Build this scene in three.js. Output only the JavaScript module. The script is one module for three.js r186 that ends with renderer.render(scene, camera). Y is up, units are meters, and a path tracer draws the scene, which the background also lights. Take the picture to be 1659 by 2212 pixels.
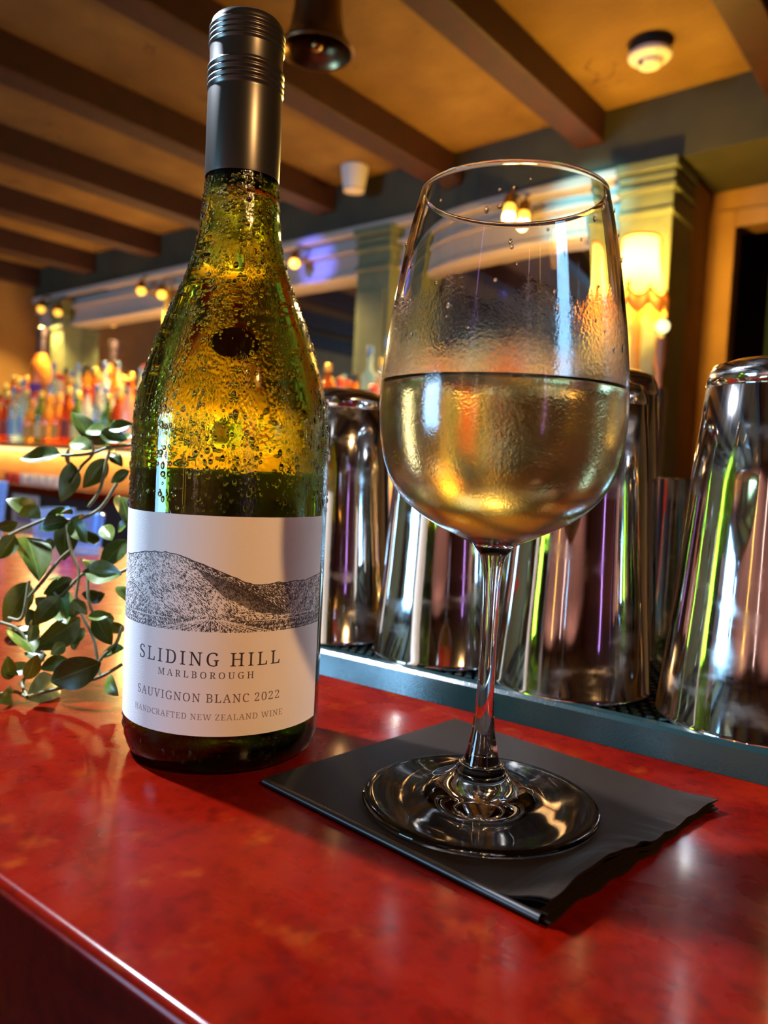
import * as THREE from 'three';
import { RoundedBoxGeometry } from 'three/addons/geometries/RoundedBoxGeometry.js';
import { mergeGeometries } from 'three/addons/utils/BufferGeometryUtils.js';
import { RectAreaLightUniformsLib } from 'three/addons/lights/RectAreaLightUniformsLib.js';
import { createNoise2D, createNoise3D } from 'simplex-noise';

// ---------------------------------------------------------------- camera, light, exposure
RectAreaLightUniformsLib.init();
const scene = new THREE.Scene();
scene.background = new THREE.Color(0x000000);
const BAR = 1.07;                                  // height of the bar top; x runs along the bar, z towards the customers
const camera = new THREE.PerspectiveCamera(66.1, 1659 / 2212, 0.02, 60);
camera.position.set(0, BAR + 0.1214, 0);
{
  const yaw = THREE.MathUtils.degToRad(37.5), pitch = 0.0584, roll = 0.0487;
  const R = new THREE.Vector3(Math.cos(yaw), 0, -Math.sin(yaw)), N = new THREE.Vector3(-Math.sin(yaw), 0, -Math.cos(yaw)), Y = new THREE.Vector3(0, 1, 0);
  const F = N.clone().multiplyScalar(Math.cos(pitch)).addScaledVector(Y, -Math.sin(pitch));
  const U = Y.clone().multiplyScalar(Math.cos(pitch)).addScaledVector(N, Math.sin(pitch));
  camera.up.copy(U.multiplyScalar(Math.cos(roll)).addScaledVector(R, -Math.sin(roll)));
  camera.lookAt(camera.position.clone().add(F));
}
camera.focus = 0.292;
camera.userData.fStop = 11;
const renderer = new THREE.WebGLRenderer({ antialias: true });
renderer.toneMapping = THREE.LinearToneMapping;
renderer.toneMappingExposure = 1.0;
renderer.shadowMap.enabled = true;

const LIGHT = {
  keyPendant: { color: [0.70, 0.81, 1.0], power: 15.0 },
  sidePendant: { color: [1.0, 0.56, 0.22], power: 2.7 },
  screen: { color: [0.28, 0.62, 1.0], power: 21.0 },
  tableLamp: { color: [1.0, 0.56, 0.08], power: 1.8 },
  spot: { color: [1.0, 0.66, 0.2], power: 7.0 },
  shelfStrip: { color: [1.0, 0.68, 0.26], power: 100.0 },
  tube: { power: 2.6 },
};
const rgb = (a) => new THREE.Color().setRGB(a[0], a[1], a[2]);

// ---------------------------------------------------------------- helpers
let seedState = 20220117;
const rnd = () => { seedState = (seedState + 0x6d2b79f5) | 0; let t = Math.imul(seedState ^ (seedState >>> 15), 1 | seedState); t = (t + Math.imul(t ^ (t >>> 7), 61 | t)) ^ t; return ((t ^ (t >>> 14)) >>> 0) / 4294967296; };
const rr = (a, b) => a + (b - a) * rnd();
const n2 = createNoise2D(rnd), n3 = createNoise3D(rnd);
const fbm = (x, y, o = 4) => { let s = 0, a = 0.5; for (let i = 0; i < o; i++) { s += a * n2(x, y); x *= 2.03; y *= 2.03; a *= 0.5; } return s; };
const clamp = (x, a = 0, b = 1) => Math.min(b, Math.max(a, x));
const smooth = (x, a, b) => { const t = clamp((x - a) / (b - a)); return t * t * (3 - 2 * t); };

const names = {};
function numbered(name) { const k = names[name] = (names[name] ?? -1) + 1; return k ? `${name}_${String(k).padStart(3, '0')}` : name; }
function shade(o) { o.traverse((m) => { if (m.isMesh) { m.castShadow = true; m.receiveShadow = true; } }); return o; }
function tag(o, label, category, group, kind) { o.userData.label = label; if (category) o.userData.category = category; if (group) o.userData.group = group; if (kind) o.userData.kind = kind; return o; }
function thing(name, label, category, pos = [0, 0, 0], turn = 0, group) {
  const g = new THREE.Group(); g.name = numbered(name); g.position.set(...pos); g.rotation.y = turn; scene.add(g);
  return tag(g, label, category, group);
}
function part(name, geo, mat, parent, pos, rot) {
  const m = new THREE.Mesh(geo, mat); m.name = name; m.castShadow = m.receiveShadow = true;
  if (pos) m.position.set(...pos); if (rot) m.rotation.set(...rot); parent.add(m); return m;
}
function struct(name, geo, mat, label) { const m = part(name, geo, mat, scene); m.userData.kind = 'structure'; if (label) m.userData.label = label; return m; }
function box(x0, x1, y0, y1, z0, z1) { const g = new THREE.BoxGeometry(x1 - x0, y1 - y0, z1 - z0); g.translate((x0 + x1) / 2, (y0 + y1) / 2, (z0 + z1) / 2); metricUV(g); return g; }
function rbox(x0, x1, y0, y1, z0, z1, r = 0.002, s = 2) { const g = new RoundedBoxGeometry(x1 - x0, y1 - y0, z1 - z0, s, r); g.translate((x0 + x1) / 2, (y0 + y1) / 2, (z0 + z1) / 2); metricUV(g); return g; }
function metricUV(g) {                             // uv in metres from the face's own plane
  const p = g.attributes.position, n = g.attributes.normal, uv = new Float32Array(p.count * 2);
  for (let i = 0; i < p.count; i++) {
    const ax = Math.abs(n.getX(i)), ay = Math.abs(n.getY(i)), az = Math.abs(n.getZ(i));
    const [u, v] = ay >= ax && ay >= az ? [p.getX(i), p.getZ(i)] : ax >= az ? [p.getZ(i), p.getY(i)] : [p.getX(i), p.getY(i)];
    uv[i * 2] = u; uv[i * 2 + 1] = v;
  }
  g.setAttribute('uv', new THREE.BufferAttribute(uv, 2)); return g;
}
// Profile of [r, y] walked so that the outside lies to its right; corners sharper than the crease keep their edge.
function lathe(pts, seg = 64, crease = 0.7, start = 0, sweep = Math.PI * 2) {
  const P = [], N = [], V = []; let len = 0; const cum = [0];
  for (let i = 1; i < pts.length; i++) { len += Math.hypot(pts[i][0] - pts[i - 1][0], pts[i][1] - pts[i - 1][1]); cum.push(len); }
  const nor = (i) => { const dx = pts[i + 1][0] - pts[i][0], dy = pts[i + 1][1] - pts[i][1], l = Math.hypot(dx, dy) || 1; return [dy / l, -dx / l]; };
  const runs = []; let run = [];
  for (let i = 0; i < pts.length; i++) {
    const a = i > 0 ? nor(i - 1) : null, b = i < pts.length - 1 ? nor(i) : null;
    if (a && b && Math.acos(clamp(a[0] * b[0] + a[1] * b[1], -1, 1)) > crease) { run.push([i, a]); runs.push(run); run = [[i, b]]; }
    else { let n = a && b ? [a[0] + b[0], a[1] + b[1]] : a ?? b; const l = Math.hypot(...n) || 1; run.push([i, [n[0] / l, n[1] / l]]); }
  }
  runs.push(run);
  const pos = [], nrm = [], uv = [], idx = [];
  for (const r of runs) {
    const base = pos.length / 3;
    for (const [i, n] of r) for (let s = 0; s <= seg; s++) {
      const t = start + (sweep * s) / seg, sn = Math.sin(t), cs = Math.cos(t);
      pos.push(pts[i][0] * sn, pts[i][1], pts[i][0] * cs); nrm.push(n[0] * sn, n[1], n[0] * cs); uv.push(s / seg, cum[i] / len);
    }
    for (let k = 0; k < r.length - 1; k++) for (let s = 0; s < seg; s++) {
      const a = base + k * (seg + 1) + s, b = a + 1, c = a + seg + 1, d = c + 1;
      idx.push(a, b, d, a, d, c);
    }
  }
  const g = new THREE.BufferGeometry();
  g.setAttribute('position', new THREE.Float32BufferAttribute(pos, 3)); g.setAttribute('normal', new THREE.Float32BufferAttribute(nrm, 3)); g.setAttribute('uv', new THREE.Float32BufferAttribute(uv, 2));
  g.setIndex(idx); g.userData.cum = cum.map((c) => c / len); g.userData.pts = pts; return g;
}
function spline(pts, n = 60) { const c = new THREE.CatmullRomCurve3(pts.map((p) => new THREE.Vector3(p[0], p[1], 0)), false, 'centripetal'); return c.getPoints(n).map((v) => [Math.max(0, v.x), v.y]); }
function tube(points, r, seg = 24, rad = 6) { return new THREE.TubeGeometry(new THREE.CatmullRomCurve3(points.map((p) => new THREE.Vector3(...p))), seg, r, rad, false); }
function tex(w, h, f, srgb = true, repeat = [1, 1]) {
  const d = new Uint8Array(w * h * 4);
  for (let y = 0; y < h; y++) for (let x = 0; x < w; x++) { const c = f(x / w, y / h, x, y), i = (y * w + x) * 4; const v = Array.isArray(c) ? c : [c, c, c]; for (let k = 0; k < 3; k++) d[i + k] = clamp(v[k]) * 255; d[i + 3] = 255; }
  const t = new THREE.DataTexture(d, w, h, THREE.RGBAFormat); t.magFilter = THREE.LinearFilter; t.minFilter = THREE.LinearMipmapLinearFilter; t.generateMipmaps = true;
  t.wrapS = t.wrapT = THREE.RepeatWrapping; t.repeat.set(...repeat); if (srgb) t.colorSpace = THREE.SRGBColorSpace; t.needsUpdate = true; return t;
}
const mix3 = (a, b, t) => [a[0] + (b[0] - a[0]) * t, a[1] + (b[1] - a[1]) * t, a[2] + (b[2] - a[2]) * t];
// seamless fbm over the unit square
const loop = (u, v, s, o = 4) => { const bl = (a, b, t) => a + (b - a) * t; const A = fbm(u * s, v * s, o), B = fbm((u - 1) * s, v * s, o), C = fbm(u * s, (v - 1) * s, o), D = fbm((u - 1) * s, (v - 1) * s, o); return bl(bl(A, B, u), bl(C, D, u), v); };
const std = (o) => new THREE.MeshStandardMaterial(o), phys = (o) => new THREE.MeshPhysicalMaterial(o);
const C = (r, g, b) => new THREE.Color().setRGB(r, g, b);

// ---------------------------------------------------------------- materials
const woodTex = tex(1024, 1024, (u, v) => {
  const m = loop(u, v, 7, 5), s = loop(u, (v * 6) % 1, 5, 4), f = loop(u, v, 46, 3), p = smooth(loop((u + 0.37) % 1, v, 13, 4), 0.12, 0.5);
  let c = mix3([0.52, 0.045, 0.010], [0.64, 0.11, 0.018], clamp(0.5 + m * 1.1 + s * 0.5));
  c = mix3(c, [0.72, 0.32, 0.05], p * 0.6); c = mix3(c, [0.34, 0.02, 0.008], clamp(-f * 0.9 - m * 0.4));
  return c;
}, true, [2.2, 2.2]);
const woodRough = tex(512, 512, (u, v) => 0.2 + 0.16 * clamp(0.5 + loop(u, v, 18, 4)) + 0.1 * smooth(loop(u, (v * 3) % 1, 40, 2), 0.2, 0.6), false, [2.2, 2.2]);
const M = {
  barTop: phys({ map: woodTex, color: C(0.35, 0.38, 0.25), roughnessMap: woodRough, roughness: 1, specularIntensity: 0.05, clearcoat: 0.24, clearcoatRoughness: 0.15, bumpMap: woodRough, bumpScale: 0.0004 }),
  plaster: std({ map: tex(512, 512, (u, v) => { const a = loop(u, v, 4, 5), b = loop(u, v, 20, 3), crack = smooth(0.03 - Math.abs(loop(u, v, 5, 3) - 0.18), 0, 0.03) * smooth(loop(u, v, 3, 2), 0.05, 0.3); let c = mix3([0.51, 0.40, 0.17], [0.42, 0.31, 0.11], clamp(0.5 + a)); c = mix3(c, [0.20, 0.12, 0.05], clamp(crack * 0.7 + 0.4 * smooth(b, 0.42, 0.6) + 0.8 * smooth(loop((u + 0.4) % 1, (v * 2) % 1, 9, 2), 0.46, 0.56))); return c; }, true, [0.9, 0.9]), roughness: 0.9, bumpMap: tex(256, 256, (u, v) => 0.5 + 0.5 * loop(u, v, 22, 4), false, [1.5, 1.5]), bumpScale: 0.002 }),
  beam: std({ map: tex(256, 256, (u, v) => mix3([0.22, 0.065, 0.035], [0.15, 0.042, 0.022], clamp(0.5 + loop(u, v, 6, 4) * 1.2)), true, [2, 2]), roughness: 0.65 }),
  beamEdge: std({ color: C(0.35, 0.25, 0.13), roughness: 0.7 }),
  header: std({ map: tex(256, 256, (u, v) => mix3([0.25, 0.25, 0.17], [0.19, 0.19, 0.13], clamp(0.5 + loop(u, v, 5, 4))), true, [1, 1]), roughness: 0.6 }),
  sage: std({ map: tex(256, 256, (u, v) => mix3([0.42, 0.46, 0.34], [0.35, 0.39, 0.29], clamp(0.5 + loop(u, v, 6, 4))), true, [1.5, 1.5]), roughness: 0.55 }),
  frieze: std({ color: C(0.42, 0.38, 0.33), roughness: 0.35 }),
  wallDark: std({ map: tex(256, 256, (u, v) => mix3([0.42, 0.20, 0.13], [0.34, 0.15, 0.10], clamp(0.5 + loop(u, v, 4, 4))), true, [0.6, 0.6]), roughness: 0.85 }),
  wallRose: std({ map: tex(256, 256, (u, v) => mix3([0.50, 0.36, 0.33], [0.42, 0.29, 0.26], clamp(0.5 + loop(u, v, 4, 4))), true, [0.6, 0.6]), roughness: 0.8 }),
  wallOchre: std({ map: tex(256, 256, (u, v) => mix3([0.62, 0.47, 0.24], [0.52, 0.38, 0.18], clamp(0.5 + loop(u, v, 4, 4))), true, [0.8, 0.8]), roughness: 0.7 }),
  floor: std({ map: tex(256, 256, (u, v) => mix3([0.30, 0.18, 0.11], [0.22, 0.12, 0.07], clamp(0.5 + loop(u, (v * 8) % 1, 4, 4))), true, [0.7, 0.7]), roughness: 0.5 }),
  darkPaint: std({ color: C(0.018, 0.02, 0.026), roughness: 0.5 }),
  black: std({ color: C(0.008, 0.008, 0.008), roughness: 0.7 }),
  rubber: phys({ color: C(0.006, 0.022, 0.024), ior: 1.6, roughness: 0.2, bumpMap: tex(128, 128, (u, v) => 0.5 + 0.5 * loop(u, v, 30, 2), false, [40, 40]), bumpScale: 0.0001 }),
  glass: phys({ color: 0xffffff, roughness: 0, transmission: 1, thickness: 0.002, ior: 1.5 }),
  mirror: std({ color: C(0.72, 0.70, 0.66), metalness: 1, roughness: 0.04 }),
  brass: std({ color: C(0.55, 0.36, 0.12), metalness: 1, roughness: 0.25 }),
  bronze: std({ color: C(0.22, 0.15, 0.07), metalness: 1, roughness: 0.3 }),
  pale: std({ color: C(0.55, 0.50, 0.40), roughness: 0.6 }),
  white: std({ color: C(0.72, 0.70, 0.66), roughness: 0.45 }),
};
const scratch = tex(1024, 1024, (u, v) => { const a = loop(u, v, 5, 5), b = loop((u * 40) % 1, v, 3, 2), c = loop(u, v, 60, 2); return 0.07 + 0.20 * smooth(a, 0.02, 0.5) + 0.05 * clamp(b) + 0.12 * smooth(c, 0.35, 0.7) * smooth(a, -0.1, 0.3); }, false);
const chromeBump = tex(512, 512, (u, v) => 0.5 + 0.3 * loop(u, v, 5, 3) + 0.08 * loop((u * 30) % 1, v, 2, 2), false);
M.chrome = std({ color: C(0.80, 0.79, 0.78), metalness: 1, roughness: 1, roughnessMap: scratch, bumpMap: chromeBump, bumpScale: 0.00012 });
const emit = (c, k) => std({ color: C(0.1, 0.1, 0.1), emissive: rgb(c), emissiveIntensity: k, roughness: 0.6 });

// ---------------------------------------------------------------- the room
struct('floor', box(-4.3, 2.4, -0.1, 0, -3.6, 2.7), M.floor);
const SLOPE = 0.033;
const ceiling = struct('ceiling', box(-4.5, 2.6, 2.27, 2.37, -2.72, 2.8), M.plaster); ceiling.rotation.z = SLOPE;
for (let k = -2; k < 9; k++) {
  const x = -0.45 - 0.515 * k;
  const b = part('beam', rbox(x, x + 0.085, 2.178, 2.275, -2.2, 2.7, 0.006), M.beam, ceiling);
}
struct('wall_left', box(-4.22, -4.1, 0, 2.5, -3.6, 2.7), M.wallOchre);
struct('wall_right', box(2.2, 2.32, 0, 2.5, -3.6, 2.7), M.wallDark);
struct('wall_front', box(-4.22, 2.32, 0, 2.5, 2.55, 2.67), M.wallRose);
// the wall behind the bar, with a doorway at the right
const back = struct('wall_back', mergeGeometries([box(-4.22, -0.677, 0, 2.5, -2.65, -2.53), box(-0.677, 0.25, 1.967, 2.5, -2.65, -2.53), box(0.25, 2.32, 0, 2.5, -2.65, -2.53)]), M.wallOchre);
struct('door_1', mergeGeometries([rbox(-0.715, -0.66, 0, 2.005, -2.53, -2.512, 0.003), rbox(-0.66, 0.235, 1.955, 2.005, -2.53, -2.512, 0.003), rbox(0.235, 0.29, 0, 2.005, -2.53, -2.512, 0.003)]), M.wallOchre);
struct('wall_passage', mergeGeometries([box(-1.6, 1.2, 0, 2.5, -3.6, -3.5), box(-1.7, -1.6, 0, 2.5, -3.6, -2.65), box(1.2, 1.3, 0, 2.5, -3.6, -2.65), box(-1.7, 1.3, 2.4, 2.5, -3.6, -2.65)]), M.wallDark);
const curtain = (() => {
  const s = []; for (let i = 0; i <= 60; i++) { const t = i / 60; s.push([-0.60 + t * 0.34, -2.71 + 0.02 * Math.sin(t * 42)]); }
  const sh = new THREE.Shape(); s.forEach(([x, z], i) => (i ? sh.lineTo(x, -z) : sh.moveTo(x, -z))); s.reverse().forEach(([x, z]) => sh.lineTo(x, -z + 0.004));
  const g = new THREE.ExtrudeGeometry(sh, { depth: 2.1, bevelEnabled: false }); g.rotateX(-Math.PI / 2); g.translate(0, 0.02, 0); return g;
})();
{ const t = thing('door_curtain', 'dark green pleated curtain hanging inside the doorway', 'curtain'); part('cloth', curtain, std({ color: C(0.012, 0.035, 0.018), roughness: 0.9 }), t); part('curtain_rail', new THREE.CylinderGeometry(0.009, 0.009, 1.0, 12).rotateZ(Math.PI / 2), M.bronze, t, [-0.2, 2.13, -2.71]); }
// header across the bar, its mouldings and the pilasters under it
{
  const hdr = struct('trim_1', box(-4.4, 2.4, 2.09, 2.30, -2.53, -2.2), M.header, 'dark green header beam carrying the ceiling joists'); hdr.rotation.z = SLOPE;
  const fr = struct('trim_2', mergeGeometries([rbox(-4.4, -0.735, 1.925, 2.092, -2.36, -2.235, 0.002), rbox(-4.4, -0.735, 2.062, 2.092, -2.36, -2.19, 0.006, 3), rbox(-4.4, -0.735, 2.008, 2.026, -2.36, -2.212, 0.005, 3), rbox(-4.4, -0.735, 1.922, 1.942, -2.36, -2.222, 0.006, 3)]), M.frieze, 'moulded pale frieze under the header beam'); fr.rotation.z = SLOPE * 0.75;
}
function pilaster(n, x0, x1, h) {
  const m = struct(`trim_${n}`, mergeGeometries([rbox(x0, x1, 0, h, -2.36, -2.185, 0.004), rbox(x0 + 0.02, x1 - 0.02, 1.25, h - 0.22, -2.19, -2.178, 0.003)]), M.sage, 'painted pilaster of the back bar');
  part('capital', mergeGeometries([rbox(x0 - 0.012, x1 + 0.012, h - 0.03, h, -2.36, -2.165, 0.006, 3), rbox(x0 - 0.006, x1 + 0.006, h - 0.055, h - 0.034, -2.36, -2.172, 0.006, 3), rbox(x0 - 0.009, x1 + 0.009, h - 0.085, h - 0.062, -2.36, -2.17, 0.008, 3), rbox(x0 - 0.005, x1 + 0.005, h - 0.15, h - 0.13, -2.36, -2.175, 0.006, 3)]), M.sage, m);
}
pilaster(3, -1.85, -1.70, 2.025); pilaster(4, -0.89, -0.74, 2.065); pilaster(5, -3.9, -3.78, 1.955);
struct('wall_partition', box(-0.98, -0.742, 0, 2.09, -2.53, -2.36), M.wallOchre);
struct('wall_soffit', box(-0.76, 2.3, 2.085, 2.12, -2.53, -2.36), M.wallOchre);
// mirrors in the bays of the back bar
for (const [x0, x1, l] of [[-3.78, -1.85, 'wide mirror behind the tiers of bottles'], [-1.70, -0.89, 'narrow mirror between the two sage pilasters']]) {
  const t = thing('bar_mirror', l, 'mirror'); part('mirror_glass', box(x0, x1, 1.1, 1.95, -2.30, -2.285), M.mirror, t);
  part('mirror_backing', box(x0, x1, 0.0, 1.95, -2.36, -2.301), M.wallDark, t);
}

// ---------------------------------------------------------------- the bar
{
  const t = thing('bar_counter', 'long polished red mahogany bar counter with a brown panelled front', 'bar counter');
  part('bar_top', rbox(-4.08, 1.6, BAR - 0.05, BAR, -0.575, -0.1065, 0.0035, 4), M.barTop, t);
  part('front_panel', rbox(-4.08, 1.6, 0.0, BAR - 0.05, -0.5, -0.118, 0.004), M.barTop, t);
  part('edge_board', rbox(-4.08, 1.6, BAR - 0.17, BAR - 0.0505, -0.119, -0.108, 0.003), M.barTop, t);
}
// ---------------------------------------------------------------- rubber bar mat
{
  const t = thing('bar_mat', 'black rubber bar mat with a studded top and raised sloping rim', 'bar mat', [-0.083, BAR, -0.3442], 0.04);
  const L = 0.60, Wd = 0.21, H = 0.0115;
  const sh = new THREE.Shape(); [[0, 0], [0.0024, H - 0.0012], [0.0036, H], [0.0085, H], [0.0098, H - 0.004], [Wd - 0.0098, H - 0.004], [Wd - 0.0085, H], [Wd - 0.0052, H], [Wd - 0.0024, H - 0.0012], [Wd, 0]].forEach(([z, y], i) => (i ? sh.lineTo(z, y) : sh.moveTo(z, y)));
  const g = new THREE.ExtrudeGeometry(sh, { depth: L, bevelEnabled: true, bevelSize: 0.001, bevelThickness: 0.002, bevelSegments: 2 }); g.rotateY(Math.PI / 2); g.translate(-L / 2, 0.001, 0);
  part('mat_base', g, M.rubber, t);
  const studs = []; const one = new THREE.CylinderGeometry(0.0019, 0.0023, 0.004, 8);
  for (let i = 0; i < 98; i++) for (let j = 0; j < 32; j++) { const s = one.clone(); s.translate(-L / 2 + 0.006 + i * 0.006 + (j % 2) * 0.003, H - 0.0015, -0.0125 - j * 0.006); studs.push(s); }
  const st = part('studs', mergeGeometries(studs), M.rubber, t); st.userData.kind = 'stuff';
}
const MAT_Y = BAR + 0.0123;

// ---------------------------------------------------------------- shaker tins, upside down
function tinGeo(rm, rb, h, cap) {
  const prof = [[rm - 0.0012, 0.0012], [rm - 0.0004, 0], [rm + 0.0008, 0.0004], [rm + 0.0009, 0.0022], [rm, 0.003]];
  const body = [...prof, [rm - (rm - rb) * 0.35, h * 0.33], [rm - (rm - rb) * 0.68, h * 0.66], [rb, h - cap - 0.0006], [rb - 0.0007, h - cap]];
  const top = [[rb - 0.0007, h - cap], [rb + 0.0003, h - cap + 0.0007], [rb - 0.0005, h - cap * 0.55], [rb - 0.0025, h - cap * 0.22], [rb - 0.006, h - 0.0018], [rb - 0.010, h - 0.0002], [rb - 0.016, h], [0, h - 0.001]];
  return [lathe(body, 72, 0.9), lathe(top, 72, 1.2)];
}
function tin(name, x, z, y, rm, rb, h, cap, label, turn) {
  const t = thing(name, label, 'shaker', [x, y, z], turn, 'steel shaker tins on the bar mat'); const [a, b] = tinGeo(rm, rb, h, cap);
  part('tin_body', a, M.chrome, t); part('weighted_base', b, M.chrome, t); return t;
}
tin('shaker_tin', -0.3330, -0.3830, MAT_Y, 0.0403, 0.0300, 0.156, 0.0125, 'upturned steel shaker tin partly hidden by the wine bottle', 0.3);
tin('shaker_tin', -0.2505, -0.3890, MAT_Y, 0.0403, 0.0300, 0.160, 0.0125, 'upturned steel shaker tin behind the wine glass, on the bottle side of its stem', 1.7);
tin('shaker_tin', -0.1680, -0.3860, MAT_Y, 0.0403, 0.0300, 0.158, 0.0125, 'upturned steel shaker tin behind the wine glass, past its stem from the bottle', 3.1);
tin('shaker_tin', -0.0785, -0.3930, MAT_Y, 0.0440, 0.0315, 0.165, 0.0125, 'scratched upturned shaker tin at the end of the row away from the bottle', 4.4);
tin('shaker_tin', -0.1920, -0.4700, MAT_Y, 0.0390, 0.0300, 0.174, 0.0150, 'taller shaker tin in the second row with golden reflections', 5.2);
{
  const t = thing('small_tin', 'short straight steel tin behind the shaker tins', 'tin', [-0.1490, MAT_Y, -0.5225], 0);
  part('tin_body', lathe([[0, 0], [0.020, 0], [0.0215, 0.002], [0.0235, 0.1085], [0.0243, 0.1098], [0.0237, 0.1105], [0.0228, 0.1095], [0.0208, 0.004], [0, 0.0035]], 48, 0.9), M.chrome, t);
}

// ---------------------------------------------------------------- black cocktail napkin
{
  const t = thing('cocktail_napkin', 'folded black paper napkin under the wine glass', 'napkin');
  const c = { L: [-0.2074, -0.2046], N: [-0.085, -0.1921], R: [-0.0721, -0.3045], B: [-0.1945, -0.3171] };
  const mat = phys({ color: C(0.011, 0.006, 0.003), specularIntensity: 0.14, roughness: 0.7, bumpMap: tex(256, 256, (u, v) => 0.5 + 0.5 * loop(u, v, 90, 2), false, [9, 9]), bumpScale: 0.00012 });
  const ply = (y, lift, inset, jig, name, th = 0.0005) => {
    const n = 36, pos = [], idx = [], uv = [];
    for (const side of [1, 0]) for (let j = 0; j <= n; j++) for (let i = 0; i <= n; i++) {
      const s = inset + (1 - 2 * inset) * (i / n) , q = inset + (1 - 2 * inset) * (j / n);
      const a = s + jig[0], b = q + jig[1];
      const x = (1 - a) * (1 - b) * c.L[0] + a * (1 - b) * c.N[0] + a * b * c.R[0] + (1 - a) * b * c.B[0];
      const z = (1 - a) * (1 - b) * c.L[1] + a * (1 - b) * c.N[1] + a * b * c.R[1] + (1 - a) * b * c.B[1];
      const edge = smooth(s, 0.86, 1.0), w = lift * edge * (0.55 + 0.5 * Math.sin(q * 4 + 1.5) * smooth(q, 0.05, 0.3)) + 0.0005 * edge * n2(q * 9, 3 + y * 900);
      const dent = 0.0012 * edge * smooth(q, 0.4, 0.62) * (1 - smooth(q, 0.62, 0.9));
      pos.push(x + 0.0012 * n2(q * 5, 8) * edge, y + Math.max(0, w) - dent * 0.3 + (side ? th : 0), z); uv.push(s, q);
    }
    const N = (n + 1) * (n + 1);
    for (let j = 0; j < n; j++) for (let i = 0; i < n; i++) { const k = j * (n + 1) + i; idx.push(k, k + 1, k + n + 2, k, k + n + 2, k + n + 1, N + k, N + k + n + 2, N + k + 1, N + k, N + k + n + 1, N + k + n + 2); }
    const rim = []; for (let i = 0; i <= n; i++) rim.push(i); for (let j = 1; j <= n; j++) rim.push(j * (n + 1) + n); for (let i = n - 1; i >= 0; i--) rim.push(n * (n + 1) + i); for (let j = n - 1; j > 0; j--) rim.push(j * (n + 1));
    for (let k = 0; k < rim.length; k++) { const a = rim[k], b = rim[(k + 1) % rim.length]; idx.push(a, N + a, N + b, a, N + b, b); }
    const g = new THREE.BufferGeometry(); g.setAttribute('position', new THREE.Float32BufferAttribute(pos, 3)); g.setAttribute('uv', new THREE.Float32BufferAttribute(uv, 2)); g.setIndex(idx);
    const g2 = g.toNonIndexed(); g2.computeVertexNormals(); return part(name, g2, mat, t);
  };
  ply(BAR + 0.0004, 0.0012, 0, [0, 0], 'ply'); ply(BAR + 0.0011, 0.0030, 0.006, [-0.003, -0.002], 'ply'); ply(BAR + 0.0017, 0.0080, 0.004, [-0.006, 0.002], 'ply'); ply(BAR + 0.0023, 0.0092, 0.002, [0, 0], 'ply');
  const fold = []; for (let i = 0; i <= 12; i++) { const a = 0.004 + i / 12 * 0.975; fold.push([c.L[0] + (c.N[0] - c.L[0]) * a, BAR + 0.0015, c.L[1] + (c.N[1] - c.L[1]) * a]); }
  part('folded_edge', tube(fold, 0.0014, 40, 10), phys({ color: C(0.016, 0.009, 0.005), roughness: 0.34 }), t);
}
const NAP = BAR + 0.0029;

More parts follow.
